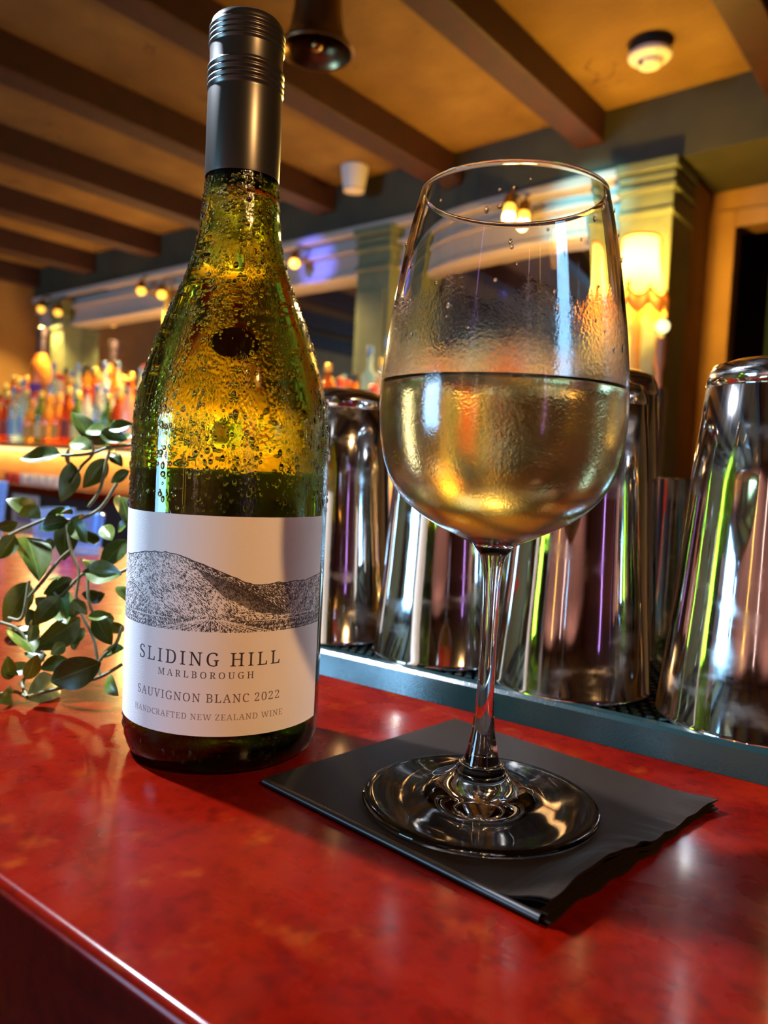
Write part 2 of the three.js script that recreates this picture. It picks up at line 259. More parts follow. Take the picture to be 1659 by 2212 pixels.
// ---------------------------------------------------------------- wine glass
{
  const t = thing('wine_glass', 'stemmed wine glass half full of white wine on a black napkin', 'wine glass', [-0.1365, NAP, -0.2421]);
  const y0 = BAR - NAP;                            // heights below were taken above the bar top
  const out = [[0.0050, 0.0925], [0.0078, 0.0955], [0.0135, 0.0985], [0.0208, 0.1020], [0.0270, 0.1058], [0.0325, 0.1103], [0.0372, 0.1165], [0.0402, 0.1240], [0.0419, 0.1335], [0.0425, 0.1440], [0.0418, 0.1560], [0.0398, 0.1733], [0.0368, 0.1920], [0.0340, 0.2060], [0.0317, 0.2155]].map(([r, y]) => [r, y + y0]);
  const outer = spline(out, 90), rimY = outer[outer.length - 1][1];
  const wall = 0.00115, inner = outer.filter(([r, y]) => y > 0.0995 + y0).map(([r, y], i, a) => { const p = a[Math.max(0, i - 1)], q = a[Math.min(a.length - 1, i + 1)], l = Math.hypot(q[0] - p[0], q[1] - p[1]); return [r - (wall * (q[1] - p[1])) / l, y + (wall * (q[0] - p[0])) / l]; });
  const rim = [[0.0316, rimY + 0.0005], [0.03115, rimY + 0.0007], [0.0307, rimY + 0.0004]];
  const innerDown = inner.slice().reverse(); const bottom = [[0.0085, 0.0988 + y0], [0.0045, 0.0981 + y0], [0, 0.0979 + y0]];
  const prof = [...outer, ...rim, ...innerDown, ...bottom.filter(([r]) => r < innerDown[innerDown.length - 1][0])];
  const bowl = lathe(prof, 120, 2.2);
  // condensation: matter on the outside of the chilled part of the bowl
  const cum = bowl.userData.cum, iRim = outer.length, W = 1024, H = 1024;
  const at = (v) => { let i = 0; while (i < cum.length - 2 && cum[i + 1] < v) i++; const k = (v - cum[i]) / (cum[i + 1] - cum[i] || 1); return [prof[i][1] + (prof[i + 1][1] - prof[i][1]) * k, i < iRim]; };
  const rows = Array.from({ length: H }, (_, j) => at((j + 0.5) / H));
  const fogAt = (u, j) => { const [y, o] = rows[j]; if (!o) return 0; const a = u * Math.PI * 2; const top = 0.174 + y0 + 0.006 * n3(Math.cos(a) * 1.6, Math.sin(a) * 1.6, 1) + 0.003 * n3(Math.cos(a) * 9, Math.sin(a) * 9, 4); return (1 - smooth(y, top - 0.004, top + 0.003)) * smooth(y, 0.096 + y0, 0.102 + y0); };
  const speck = (u, j) => { const a = u * Math.PI * 2, y = rows[j][0]; return n3(Math.cos(a) * 60, Math.sin(a) * 60, y * 1500); };
  const fog = tex(W, H, (u, v, x, j) => { const f = fogAt(u, j); return f * (0.105 + 0.04 * speck(u, j)) + 0.012 * smooth(n3(Math.cos(u * 6.283) * 5, Math.sin(u * 6.283) * 5, rows[j][0] * 40), 0.1, 0.7); }, false);
  const beads = tex(W, H, (u, v, x, j) => 0.5 + 0.5 * fogAt(u, j) * (0.6 * speck(u, j) + 0.4 * n3(Math.cos(u * 6.283) * 26, Math.sin(u * 6.283) * 26, rows[j][0] * 620)), false);
  const fogGlass = M.glass.clone(); fogGlass.roughness = 1; fogGlass.roughnessMap = fog; fogGlass.bumpMap = beads; fogGlass.bumpScale = 0.00006;
  part('bowl', bowl, fogGlass, t);
  const stem = spline([[0.0066, 0.0175], [0.0052, 0.0235], [0.0040, 0.0300], [0.0032, 0.0400], [0.00295, 0.0560], [0.00295, 0.0740], [0.0033, 0.0830], [0.0040, 0.0885], [0.0050, 0.0925]].map(([r, y]) => [r, y + y0]), 50);
  part('stem', lathe(stem, 64, 1.2), M.glass, t);
  const foot = [[0, 0.0009], [0.030, 0.0004], [0.0395, 0.0000], [0.0412, 0.0003], [0.0420, 0.0011], [0.0418, 0.0019], [0.0405, 0.0025], [0.030, 0.0037], [0.020, 0.0055], [0.0135, 0.0085], [0.0095, 0.0120], [0.0076, 0.0150], [0.0066, 0.0175 + y0]];
  part('foot', lathe(spline(foot, 80), 120, 1.6), M.glass, t);
  // the wine laps a hair into the glass wall so that no air film shows between them
  const L = 0.1500 + y0, k = 0.00025, ws = inner.filter(([r, y]) => y < L).map(([r, y], i, a) => { const p = a[Math.max(0, i - 1)], q = a[Math.min(a.length - 1, i + 1)], l = Math.hypot(q[0] - p[0], q[1] - p[1]); return [r + (k * (q[1] - p[1])) / l, y - (k * (q[0] - p[0])) / l]; });
  const re = ws[ws.length - 1][0];
  const wine = [[0, 0.0979 + y0 - k], [0.0045, 0.0981 + y0 - k], [0.0085, 0.0988 + y0 - k], ...ws.filter(([r]) => r > 0.009), [re - 0.00005, L + 0.0006], [re - 0.0006, L + 0.0001], [re - 0.0014, L - 0.0004], [re - 0.003, L - 0.0006], [0, L - 0.0006]];
  part('wine', lathe(wine, 120, 1.0), phys({ color: 0xffffff, roughness: 0, transmission: 1, thickness: 0.05, ior: 1.34, attenuationColor: C(0.98, 0.86, 0.42), attenuationDistance: 0.06 }), t).userData.label = 'pale gold white wine';
  const drop = new THREE.IcosahedronGeometry(1, 2), drops = [];
  const wet = phys({ color: 0xffffff, roughness: 0, transmission: 1, thickness: 0.001, ior: 1.33 });
  for (let i = 0; i < 46; i++) {                   // the larger beads clinging inside and outside near the rim
    const y = rr(0.160, 0.211) + y0, a = rr(0, Math.PI * 2); let j = 0; while (outer[j + 1] && outer[j + 1][1] < y) j++;
    const r = outer[j][0] + 0.0001, s = rr(0.0003, 0.0008), m = drop.clone(); m.scale(s * 0.45, s * rr(1, 1.9), s); m.rotateY(-a); m.translate(r * Math.cos(a), y, r * Math.sin(a)); drops.push(m);
  }
  const d = part('water_beads', mergeGeometries(drops), wet, t); d.userData.kind = 'stuff'; d.userData.label = 'small water beads near the rim';
}

// ---------------------------------------------------------------- wine bottle
const BOT = [-0.2525, BAR, -0.2227];
{
  const t = thing('wine_bottle', 'green glass wine bottle with white mountain label and dark screw cap, beaded with condensation', 'wine bottle', BOT);
  const R = 0.0405, CT = (48.6 - 8) * Math.PI / 180, HALF = 74 * Math.PI / 180;
  const shoulder = spline([[R, 0.098], [0.0404, 0.1120], [0.0402, 0.1230], [0.0393, 0.1400], [0.0358, 0.1562], [0.0314, 0.1703], [0.0262, 0.1834], [0.0212, 0.1956], [0.0173, 0.2094], [0.0154, 0.2255], [0.0144, 0.2390]], 70);
  const outer = [[0, 0.017], [0.010, 0.0145], [0.020, 0.0075], [0.0285, 0.0012], [0.0318, 0], [0.0352, 0.0006], [0.0385, 0.0030], [0.0400, 0.0075], [R, 0.0130], [R, 0.060], ...shoulder, [0.0142, 0.2900], [0.0135, 0.2920]];
  const inward = shoulder.map(([r, y]) => [Math.max(0.0090, r - 0.0030), y]);
  const inner = [[0.0100, 0.2920], [0.0095, 0.2900], [0.0095, 0.2420], ...inward.slice().reverse(), [R - 0.003, 0.060], [R - 0.003, 0.0180], [0.0345, 0.0110], [0.029, 0.0075], [0.020, 0.0150], [0.010, 0.0220], [0, 0.0240]];
  const droplet = new THREE.IcosahedronGeometry(1, 1);
  const green = phys({ color: 0xffffff, roughness: 0.015, transmission: 1, thickness: 0.003, ior: 1.5, attenuationColor: C(0.58, 0.67, 0.05), attenuationDistance: 0.0052 });
  const split = (() => { let a = 0, b = 0; const P = [...outer, ...inner]; for (let i = 1; i < P.length; i++) { const l = Math.hypot(P[i][0] - P[i - 1][0], P[i][1] - P[i - 1][1]); b += l; if (i < outer.length) a += l; } return a / b; })();
  const film = tex(1024, 1024, (u, v) => { if (v > split) return 0.012; const a = u * Math.PI * 2, c = Math.cos(a), s = Math.sin(a), p = smooth(n3(c * 2.4, s * 2.4, v * 12), -0.15, 0.35), f = n3(c * 40, s * 40, v * 260); return 0.02 + p * (0.10 + 0.07 * f); }, false);
  const filmBump = tex(1024, 1024, (u, v) => { if (v > split) return 0.5; const a = u * Math.PI * 2, c = Math.cos(a), s = Math.sin(a), p = smooth(n3(c * 2.4, s * 2.4, v * 12), -0.25, 0.35); return 0.5 + 0.5 * p * (0.6 * n3(c * 38, s * 38, v * 380) + 0.4 * n3(c * 80, s * 80, v * 840)); }, false);
  const wetGreen = green.clone(); wetGreen.roughness = 1; wetGreen.roughnessMap = film; wetGreen.bumpMap = filmBump; wetGreen.bumpScale = 0.00015;
  const shell = lathe([...outer, ...inner], 128, 0.9);
  part('glass_body', shell, wetGreen, t).userData.label = 'olive green glass, wet outside';
  // wine left in the bottle, lapping into the glass
  const lvl = 0.2285, kk = 0.0003, wineSide = [[0, 0.0237], [0.010, 0.0217], [0.020, 0.0147], [0.029, 0.0072], [0.0347, 0.0107], [R - 0.003 + kk, 0.0180], [R - 0.003 + kk, 0.060], ...inward.filter(([, y]) => y < lvl).map(([r, y]) => [r + kk, y])];
  const er = wineSide[wineSide.length - 1][0];
  part('wine', lathe([...wineSide, [er - 0.0004, lvl + 0.0006], [er - 0.002, lvl], [0, lvl]], 96, 0.9), phys({ color: 0xffffff, roughness: 0, transmission: 1, thickness: 0.05, ior: 1.34, attenuationColor: C(0.98, 0.9, 0.45), attenuationDistance: 0.12 }), t);
  // screw cap
  const capMat = std({ color: C(0.105, 0.095, 0.080), metalness: 0.85, roughness: 0.3 });
  const ring = (y, r0, d, w) => [[r0, y - w], [r0 + d, y - w * 0.4], [r0 + d, y + w * 0.4], [r0, y + w]];
  const capPts = [[0.01475, 0.2352], [0.01505, 0.2350], [0.01510, 0.2360], [0.01505, 0.2680]];
  for (const y of [0.2702, 0.2724, 0.2752, 0.2776]) capPts.push(...ring(y, 0.0148, 0.00065, 0.0010));
  capPts.push([0.01465, 0.2792], [0.01475, 0.2855]);
  for (const y of [0.2868, 0.2890, 0.2910, 0.2930]) capPts.push(...ring(y, 0.0147, 0.00055, 0.0009));
  capPts.push([0.0147, 0.2945], [0.01435, 0.2960], [0.0134, 0.2972], [0.0118, 0.2976], [0, 0.2976]);
  part('screw_cap', lathe(capPts, 96, 1.5), capMat, t).userData.label = 'dark pewter screw cap with thread rings';
  // front label: print only
  const cv = document.createElement('canvas'); cv.width = 2000; cv.height = 1568; const g = cv.getContext('2d');
  g.fillStyle = '#f3f0ec'; g.fillRect(0, 0, 2000, 1568);
  const ink = '#2a2426', ridge = [[0, .262], [.03, .235], [.055, .212], [.085, .216], [.13, .205], [.2, .19], [.27, .178], [.33, .176], [.39, .188], [.45, .212], [.51, .238], [.56, .262], [.61, .29], [.65, .306], [.7, .306], [.74, .298], [.78, .303], [.83, .298], [.88, .302], [.93, .292], [1, .285]];
  const yr = (u) => { let i = 0; while (i < ridge.length - 2 && ridge[i + 1][0] < u) i++; const [a, b] = [ridge[i], ridge[i + 1]], k = (u - a[0]) / (b[0] - a[0]); return a[1] + (b[1] - a[1]) * k; };
  const base = 0.522; g.lineCap = 'round';
  for (let i = 0; i < 26000; i++) {                // engraved hatching
    const u = rnd(), top = yr(u), v = top + (base - top) * rnd(), d = (v - top) / (base - top);
    let dark = 0.20 + 0.5 * clamp(fbm(u * 9, v * 14, 4) + 0.25);
    if (u > 0.36 && u < 0.80) { const face = 0.40 + (v - 0.19) * 1.35; if (u > face - 0.03 && d < 0.78) dark += 0.62 * smooth(u, face - 0.05, face + 0.03) * (1 - smooth(u, 0.74, 0.82)); }
    if (u > 0.8) dark = 0.3 + 0.45 * clamp(Math.sin(u * 90 + v * 60) * 0.6 + fbm(u * 14, v * 20) + 0.2);
    const hump = 0.345 + Math.pow((u - 0.12) / 0.1, 2) * 0.05; if (u < 0.24 && v > hump && v < 0.47) dark = 0.45 + 0.35 * clamp(Math.sin(u * 120 + v * 110));
    if (v > 0.455) dark = 0.75 + 0.35 * Math.sin(v * 330 + u * 6);
    if (rnd() > dark) continue;
    const ang = u > 0.8 ? 2.2 : u < 0.24 ? 2.4 : v > 0.455 ? (u - 0.5) * 2.2 + 1.57 : 0.7 + 0.5 * fbm(u * 5, v * 7);
    const l = rr(5, 15); g.strokeStyle = ink; g.globalAlpha = 0.85; g.lineWidth = rr(2.2, 4.6);
    const X = u * 2000, Y = v * 1568; g.beginPath(); g.moveTo(X, Y); g.lineTo(X + Math.cos(ang) * l, Math.min(base * 1568, Y + Math.sin(ang) * l)); g.stroke();
  }
  g.globalAlpha = 1; g.strokeStyle = ink; g.lineWidth = 6; g.beginPath(); for (let i = 0; i <= 300; i++) { const u = i / 300, y = (yr(u) + 0.004 * fbm(u * 30, 1)) * 1568; i ? g.lineTo(u * 2000, y) : g.moveTo(0, y); } g.stroke();
  g.lineWidth = 5; g.beginPath(); for (let i = 0; i <= 100; i++) { const u = i / 100 * 0.23, v = 0.345 + Math.pow((u - 0.12) / 0.1, 2) * 0.05; i ? g.lineTo(u * 2000, v * 1568) : g.moveTo(0, v * 1568); } g.stroke();
  g.fillStyle = ink; g.globalAlpha = 0.85; g.beginPath(); g.moveTo(880, 370); g.lineTo(1020, 420); g.lineTo(1180, 480); g.lineTo(1330, 560); g.lineTo(1600, 700); g.lineTo(1400, 705); g.lineTo(1250, 640); g.lineTo(1080, 560); g.closePath(); g.globalAlpha = 0.55; g.fill(); g.globalAlpha = 1;
  g.strokeStyle = '#f3f0ec'; g.lineWidth = 5; for (let k = -7; k <= 7; k++) { g.beginPath(); g.moveTo(1010 + k * 10, 730); g.lineTo(1010 + k * 62, base * 1568); g.stroke(); }
  g.fillStyle = '#f3f0ec'; for (const [x, y, w] of [[1180, 690, 260], [1500, 712, 420], [300, 735, 360], [1300, 735, 500]]) g.fillRect(x, y, w, 5);
  const words = (s, size, y, width, color, w = 'normal') => {
    g.font = `${w} ${size}px serif`; g.fillStyle = color; g.textBaseline = 'alphabetic';
    const ws = [...s].map((ch) => g.measureText(ch).width), gap = (width - ws.reduce((a, b) => a + b, 0)) / (s.length - 1); let x = 965 - width / 2;
    [...s].forEach((ch, i) => { g.fillText(ch, x, y); x += ws[i] + gap; });
  };
  words('SLIDING HILL', 136, 1062, 1130, '#332c2e'); words('MARLBOROUGH', 68, 1152, 720, '#4a4042');
  words('SAUVIGNON BLANC 2022', 84, 1322, 1150, '#6a5652'); words('HANDCRAFTED NEW ZEALAND WINE', 60, 1450, 1210, '#8c7a72');
  const print = new THREE.CanvasTexture(cv); print.colorSpace = THREE.SRGBColorSpace; print.anisotropy = 8;
  const lh = 0.0999 - 0.0168, lab = new THREE.CylinderGeometry(R + 0.00022, R + 0.00022, lh, 96, 1, true, CT - HALF, HALF * 2); lab.translate(0, 0.0168 + lh / 2, 0);
  part('front_label', lab, std({ map: print, roughness: 0.55, bumpMap: tex(256, 256, (u, v) => 0.5 + 0.5 * loop(u, v, 40, 3), false, [3, 3]), bumpScale: 0.00006 }), t).userData.label = 'white paper label with mountain engraving and lettering';
  const bl = new THREE.CylinderGeometry(R + 0.0002, R + 0.0002, 0.096, 48, 1, true, CT + Math.PI - 0.75, 1.5); bl.translate(0, 0.020 + 0.048, 0);
  part('back_label', bl, std({ color: C(0.70, 0.66, 0.56), roughness: 0.6 }), t);
  const seal = (() => { const s = new THREE.CircleGeometry(0.0070, 40).scale(0.85, 1, 1), p = s.attributes.position; for (let i = 0; i < p.count; i++) { const a = CT + Math.PI + 0.15 - p.getX(i) / 0.033, y = 0.1660 + p.getY(i) * 0.9; const q = 0.0331 - (p.getY(i) * 0.9) * 0.34; p.setXYZ(i, Math.sin(a) * q, y, Math.cos(a) * q); } s.computeVertexNormals(); return s; })();
  part('round_seal', seal, std({ color: C(0.02, 0.02, 0.015), roughness: 0.6, side: THREE.DoubleSide }), t).userData.label = 'dark round seal on the back of the shoulder';
  // condensation drops: real beads of water standing on the glass
  const COUNT = 5200, inst = new THREE.InstancedMesh(droplet, phys({ color: 0xffffff, roughness: 0, transmission: 1, thickness: 0.001, ior: 1.33 }), COUNT); inst.name = 'condensation';
  const mm = new THREE.Matrix4(), q = new THREE.Quaternion(), e = new THREE.Vector3(), up = new THREE.Vector3(), sc = new THREE.Vector3(); let made = 0;
  const radius = (y) => { let j = 0; while (shoulder[j + 1] && shoulder[j + 1][1] < y) j++; const [a, b] = [shoulder[j], shoulder[Math.min(j + 1, shoulder.length - 1)]], k = clamp((y - a[1]) / (b[1] - a[1] || 1)); return [a[0] + (b[0] - a[0]) * k, (b[0] - a[0]) / (b[1] - a[1] || 1)]; };
  while (made < COUNT) {
    const low = rnd() < 0.04, y = low ? rr(0.004, 0.0155) : rr(0.1015, 0.233), a = rr(0, Math.PI * 2), [r0, sl] = low ? [Math.min(R, 0.0385 + (y - 0.003) * 0.2), 0] : radius(y);
    const dens = 0.5 + 0.5 * n3(Math.cos(a) * 2.2, Math.sin(a) * 2.2, y * 26); if (rnd() > 0.12 + 1.1 * dens * dens) continue;
    const s = 0.00028 + 0.00085 * Math.pow(rnd(), 2.6);
    up.set(Math.sin(a), -sl, Math.cos(a)).normalize(); q.setFromUnitVectors(new THREE.Vector3(0, 0, 1), up);
    e.set(Math.sin(a) * r0, y, Math.cos(a) * r0).addScaledVector(up, s * 0.08); sc.set(s * rr(0.8, 1.1), s * rr(0.9, 1.5), s * 0.55);
    mm.compose(e, q, sc); inst.setMatrixAt(made++, mm);
  }
  inst.userData.kind = 'stuff'; inst.userData.label = 'beads of condensation'; t.add(inst);
}

// ---------------------------------------------------------------- artificial ivy
{
  const LEAVES = [[-0.4146,1.1976,-0.2584,-0.4285,1.2126,-0.2564,0.99,-0.12,-0.0],[-0.395,1.1941,-0.2459,-0.4093,1.1965,-0.2426,0.34,0.62,0.71],[-0.4232,1.1884,-0.2453,-0.4375,1.185,-0.2325,0.63,0.69,0.35],[-0.3991,1.1854,-0.2377,-0.4012,1.166,-0.2343,1.0,-0.03,0.02],[-0.4013,1.2044,-0.2614,-0.4118,1.1961,-0.2579,0.94,-0.11,0.34],[-0.3976,1.2018,-0.2535,-0.3855,1.199,-0.2607,0.99,0.08,0.13],[-0.3897,1.188,-0.2528,-0.3945,1.1737,-0.2439,0.96,0.26,0.14],[-0.4023,1.1909,-0.2632,-0.3952,1.1854,-0.2653,0.89,0.22,0.39],[-0.3816,1.1816,-0.2627,-0.3903,1.1755,-0.2583,0.43,0.26,0.86],[-0.3643,1.1699,-0.2451,-0.3498,1.1553,-0.241,0.88,0.46,0.09],[-0.4114,1.1547,-0.2275,-0.4215,1.163,-0.2157,0.95,0.31,-0.06],[-0.3873,1.1605,-0.2274,-0.3891,1.1526,-0.2187,0.52,0.67,0.52],[-0.3964,1.2027,-0.255,-0.4109,1.2038,-0.2539,0.98,0.12,0.15],[-0.3976,1.1961,-0.2641,-0.3882,1.2021,-0.2665,0.53,0.72,0.45],[-0.4005,1.1454,-0.2066,-0.3941,1.1361,-0.1965,0.91,0.35,0.2],[-0.405,1.1461,-0.2163,-0.3843,1.1285,-0.2114,0.92,0.36,0.15],[-0.3777,1.1554,-0.2227,-0.3888,1.1512,-0.2149,0.68,0.33,0.65],[-0.3956,1.153,-0.2332,-0.3894,1.1353,-0.2285,0.9,-0.09,0.42],[-0.3755,1.1556,-0.2236,-0.3636,1.1468,-0.2243,0.86,-0.08,0.5],[-0.3606,1.146,-0.2478,-0.3651,1.1332,-0.2366,0.69,0.65,0.32],[-0.357,1.1309,-0.2223,-0.3389,1.1313,-0.2281,0.96,0.2,0.2],[-0.3752,1.125,-0.2251,-0.3801,1.1182,-0.2145,0.95,0.06,0.29],[-0.3686,1.1177,-0.2146,-0.3704,1.1062,-0.2037,0.85,0.53,-0.03],[-0.3832,1.1172,-0.22,-0.3639,1.1057,-0.2159,0.55,0.55,0.63],[-0.3629,1.117,-0.2217,-0.3621,1.1085,-0.2177,0.98,0.22,0.05],[-0.3952,1.122,-0.2127,-0.3949,1.104,-0.2017,0.87,0.31,0.39],[-0.3996,1.1068,-0.2143,-0.3985,1.0948,-0.2177,0.97,0.24,0.06],[-0.3703,1.1046,-0.2281,-0.3737,1.0926,-0.2079,1.0,0.01,0.03],[-0.3487,1.1102,-0.2215,-0.3433,1.0973,-0.2267,0.43,0.55,0.72],[-0.3772,1.0955,-0.2278,-0.3776,1.0896,-0.2282,0.95,0.3,0.06],[-0.3684,1.0918,-0.2015,-0.3891,1.1,-0.2017,0.95,0.31,0.07],[-0.3299,1.0906,-0.2124,-0.3487,1.0809,-0.2013,0.93,0.28,0.25],[-0.3667,1.0859,-0.2188,-0.3757,1.0805,-0.2115,0.95,0.28,0.15],[-0.3635,1.0844,-0.1991,-0.3699,1.0836,-0.1889,0.64,0.71,0.29],[-0.3522,1.074,-0.1925,-0.3649,1.0762,-0.2121,0.91,0.4,0.12],[-0.3476,1.0889,-0.2267,-0.3346,1.0937,-0.2288,0.69,0.68,0.24],[-0.3662,1.074,-0.1905,-0.3581,1.074,-0.1799,0.99,0.13,-0.11],[-0.3316,1.084,-0.2181,-0.3229,1.0774,-0.217,0.33,0.01,0.94],[-0.3712,1.114,-0.2323,-0.3609,1.1181,-0.2344,0.95,0.2,0.24],[-0.3432,1.1251,-0.2304,-0.3375,1.1188,-0.2322,0.94,0.34,0.07],[-0.3772,1.0844,-0.2115,-0.3891,1.0868,-0.2092,0.98,0.18,-0.02],[-0.3729,1.141,-0.2365,-0.388,1.1468,-0.2377,0.81,0.57,0.11],[-0.3553,1.1471,-0.2346,-0.3668,1.1524,-0.2371,0.5,0.55,0.67],[-0.3729,1.1362,-0.2319,-0.3607,1.13,-0.2292,0.97,0.14,0.19],[-0.4031,1.1428,-0.2291,-0.4014,1.1372,-0.2244,0.94,0.32,-0.08],[-0.3918,1.096,-0.2068,-0.4018,1.0887,-0.2056,0.95,0.24,0.2],[-0.362,1.1014,-0.2404,-0.3614,1.0963,-0.2468,0.54,0.19,0.82],[-0.3664,1.0934,-0.2162,-0.3644,1.0901,-0.2086,0.95,0.28,0.14]];
  const VINES = [[[-0.3812,1.1964,-0.2627],[-0.3906,1.1943,-0.2547],[-0.3971,1.1904,-0.2477],[-0.4055,1.1888,-0.2406],[-0.4097,1.1885,-0.2374]],[[-0.4001,1.1974,-0.2494],[-0.3963,1.1904,-0.2483],[-0.3982,1.1832,-0.2428],[-0.3989,1.1734,-0.2367]],[[-0.3894,1.1915,-0.254],[-0.3887,1.1873,-0.2521],[-0.3845,1.1701,-0.2453],[-0.3855,1.1612,-0.2394]],[[-0.4146,1.142,-0.2065],[-0.4066,1.1496,-0.217],[-0.3974,1.1552,-0.2271],[-0.3909,1.1541,-0.2312],[-0.3846,1.156,-0.2369],[-0.3799,1.1614,-0.2436],[-0.3786,1.1748,-0.2523]],[[-0.3915,1.1541,-0.2308],[-0.3824,1.139,-0.2282],[-0.3737,1.1285,-0.2279],[-0.3682,1.1154,-0.2234],[-0.36,1.1061,-0.2233]],[[-0.3882,1.1141,-0.2081],[-0.3863,1.1236,-0.2156],[-0.3844,1.1347,-0.2241],[-0.3824,1.139,-0.2282]],[[-0.3911,1.1048,-0.1998],[-0.3858,1.1045,-0.2034],[-0.3919,1.1226,-0.2109]],[[-0.354,1.1311,-0.2439],[-0.3603,1.1273,-0.2369],[-0.3703,1.1287,-0.2305],[-0.3728,1.1245,-0.226],[-0.3756,1.1163,-0.2187],[-0.3788,1.1181,-0.2175]],[[-0.3539,1.074,-0.1907],[-0.3554,1.074,-0.1956],[-0.3503,1.0764,-0.2094],[-0.3398,1.0812,-0.2205],[-0.3342,1.087,-0.2287]],[[-0.3539,1.074,-0.1907],[-0.3691,1.0776,-0.1967],[-0.368,1.0831,-0.2015],[-0.3674,1.0898,-0.2067],[-0.3724,1.0908,-0.2037],[-0.3845,1.1001,-0.2014],[-0.3933,1.1027,-0.1968]],[[-0.3398,1.0812,-0.2205],[-0.3438,1.0864,-0.2213],[-0.3436,1.0901,-0.2241],[-0.3416,1.0958,-0.2295],[-0.343,1.1039,-0.2341]],[[-0.36,1.1061,-0.2233],[-0.3512,1.0971,-0.2234],[-0.3438,1.0864,-0.2213]],[[-0.3759,1.1352,-0.2306],[-0.3703,1.1287,-0.2305],[-0.3632,1.1157,-0.2273],[-0.3571,1.1082,-0.2268]],[[-0.3662,1.074,-0.1839],[-0.3662,1.074,-0.1905],[-0.3539,1.074,-0.1907]]];
  const t = thing('ivy_sprig', 'trailing sprig of artificial green leaves lying on the bar beside the bottle', 'plant', [-0.38, BAR, -0.23]);
  const leafGeo = (bend, fold) => {
    const nx = 6, ny = 12, pos = [], idx = [], uv = [];
    for (let j = 0; j <= ny; j++) for (let i = 0; i <= nx; i++) {
      const v = j / ny, s = i / nx * 2 - 1, w = 0.29 * Math.pow(Math.sin(Math.PI * Math.pow(v, 0.82)), 0.85) * (v > 0.999 ? 0 : 1);
      pos.push(s * w, v, -fold * Math.abs(s) * w * -1 + bend * (v - 0.5) * (v - 0.5) * -1 + 0.012 * Math.sin(v * 9 + s * 2)); uv.push(i / nx, v);
    }
    for (let j = 0; j < ny; j++) for (let i = 0; i < nx; i++) { const a = j * (nx + 1) + i; idx.push(a, a + 1, a + nx + 2, a, a + nx + 2, a + nx + 1); }
    const g = new THREE.BufferGeometry(); g.setAttribute('position', new THREE.Float32BufferAttribute(pos, 3)); g.setAttribute('uv', new THREE.Float32BufferAttribute(uv, 2)); g.setIndex(idx); g.computeVertexNormals(); return g;
  };
  const geos = [leafGeo(0.25, 0.35), leafGeo(0.5, 0.2), leafGeo(-0.3, 0.45)];
  const leafTex = (a, b) => tex(128, 128, (u, v) => { const rib = smooth(0.03 - Math.abs(u - 0.5), 0, 0.02), side = smooth(0.06 - Math.abs(((v * 7 - Math.abs(u - 0.5) * 4) % 1 + 1) % 1 - 0.5), 0, 0.06); return mix3(mix3(a, b, clamp(0.5 + loop(u, v, 4, 3))), [0.52, 0.58, 0.32], rib * 0.6 + side * 0.16); });
  const mats = [[[0.38, 0.44, 0.14], [0.26, 0.34, 0.10]], [[0.44, 0.50, 0.18], [0.30, 0.38, 0.13]], [[0.30, 0.37, 0.13], [0.20, 0.27, 0.08]]].map(([a, b]) => phys({ map: leafTex(a, b), roughness: 0.34, side: THREE.DoubleSide }));
  const o = new THREE.Vector3(-0.38, BAR, -0.23), Bv = new THREE.Vector3(), Tv = new THREE.Vector3(), nv = new THREE.Vector3(), x = new THREE.Vector3(), m = new THREE.Matrix4();
  LEAVES.forEach((l, i) => {
    Bv.set(l[0], l[1], l[2]).sub(o); Tv.set(l[3], l[4], l[5]).sub(o); nv.set(l[6], l[7], l[8]); const ax = Tv.clone().sub(Bv), len = 1.18 * Math.max(0.008, ax.length()); ax.normalize(); x.crossVectors(ax, nv).normalize(); nv.crossVectors(x, ax).normalize();
    const w = len * (len < 0.013 ? 1.15 : 0.95); m.makeBasis(x.clone().multiplyScalar(w), ax.clone().multiplyScalar(len), nv.clone().multiplyScalar(w)).setPosition(Bv);
    const leaf = part('leaf', geos[i % 3], mats[(i * 7 + (i >> 2)) % 3], t); leaf.matrixAutoUpdate = true; m.decompose(leaf.position, leaf.quaternion, leaf.scale);
  });
  for (let i = 0; i < LEAVES.length; i += 2) {       // smaller leaves sprouting beside the larger ones
    const l = LEAVES[i]; Bv.set(l[0], l[1], l[2]).sub(o).add(new THREE.Vector3(rr(-0.008, 0.008), rr(0, 0.008), rr(-0.008, 0.008))); Bv.y = Math.max(0.004, Bv.y);
    const ax = new THREE.Vector3(rr(-1, 1), rr(-0.6, 0.8), rr(-1, 1)).normalize(); nv.set(l[6] + rr(-0.6, 0.6), l[7] + rr(-0.3, 0.6), l[8] + rr(-0.6, 0.6)).normalize(); x.crossVectors(ax, nv).normalize(); nv.crossVectors(x, ax).normalize();
    const len = rr(0.009, 0.015), w = len * 0.95; if (Bv.y + ax.y * len < 0.003) ax.y = Math.abs(ax.y);
    m.makeBasis(x.clone().multiplyScalar(w), ax.clone().multiplyScalar(len), nv.clone().multiplyScalar(w)).setPosition(Bv);
    const leaf = part('leaf', geos[(i >> 1) % 3], mats[i % 3], t); m.decompose(leaf.position, leaf.quaternion, leaf.scale);
  }
  const stemMat = std({ color: C(0.16, 0.15, 0.06), roughness: 0.5 });
  for (const v of VINES) part('vine', tube(v.map((p) => [p[0] - o.x, Math.max(0.002, p[1] - o.y), p[2] - o.z]), 0.0009, 30, 6), stemMat, t);
}

const T1 = 1.215, T2 = 1.305;                      // heights of the back bar's two tiers
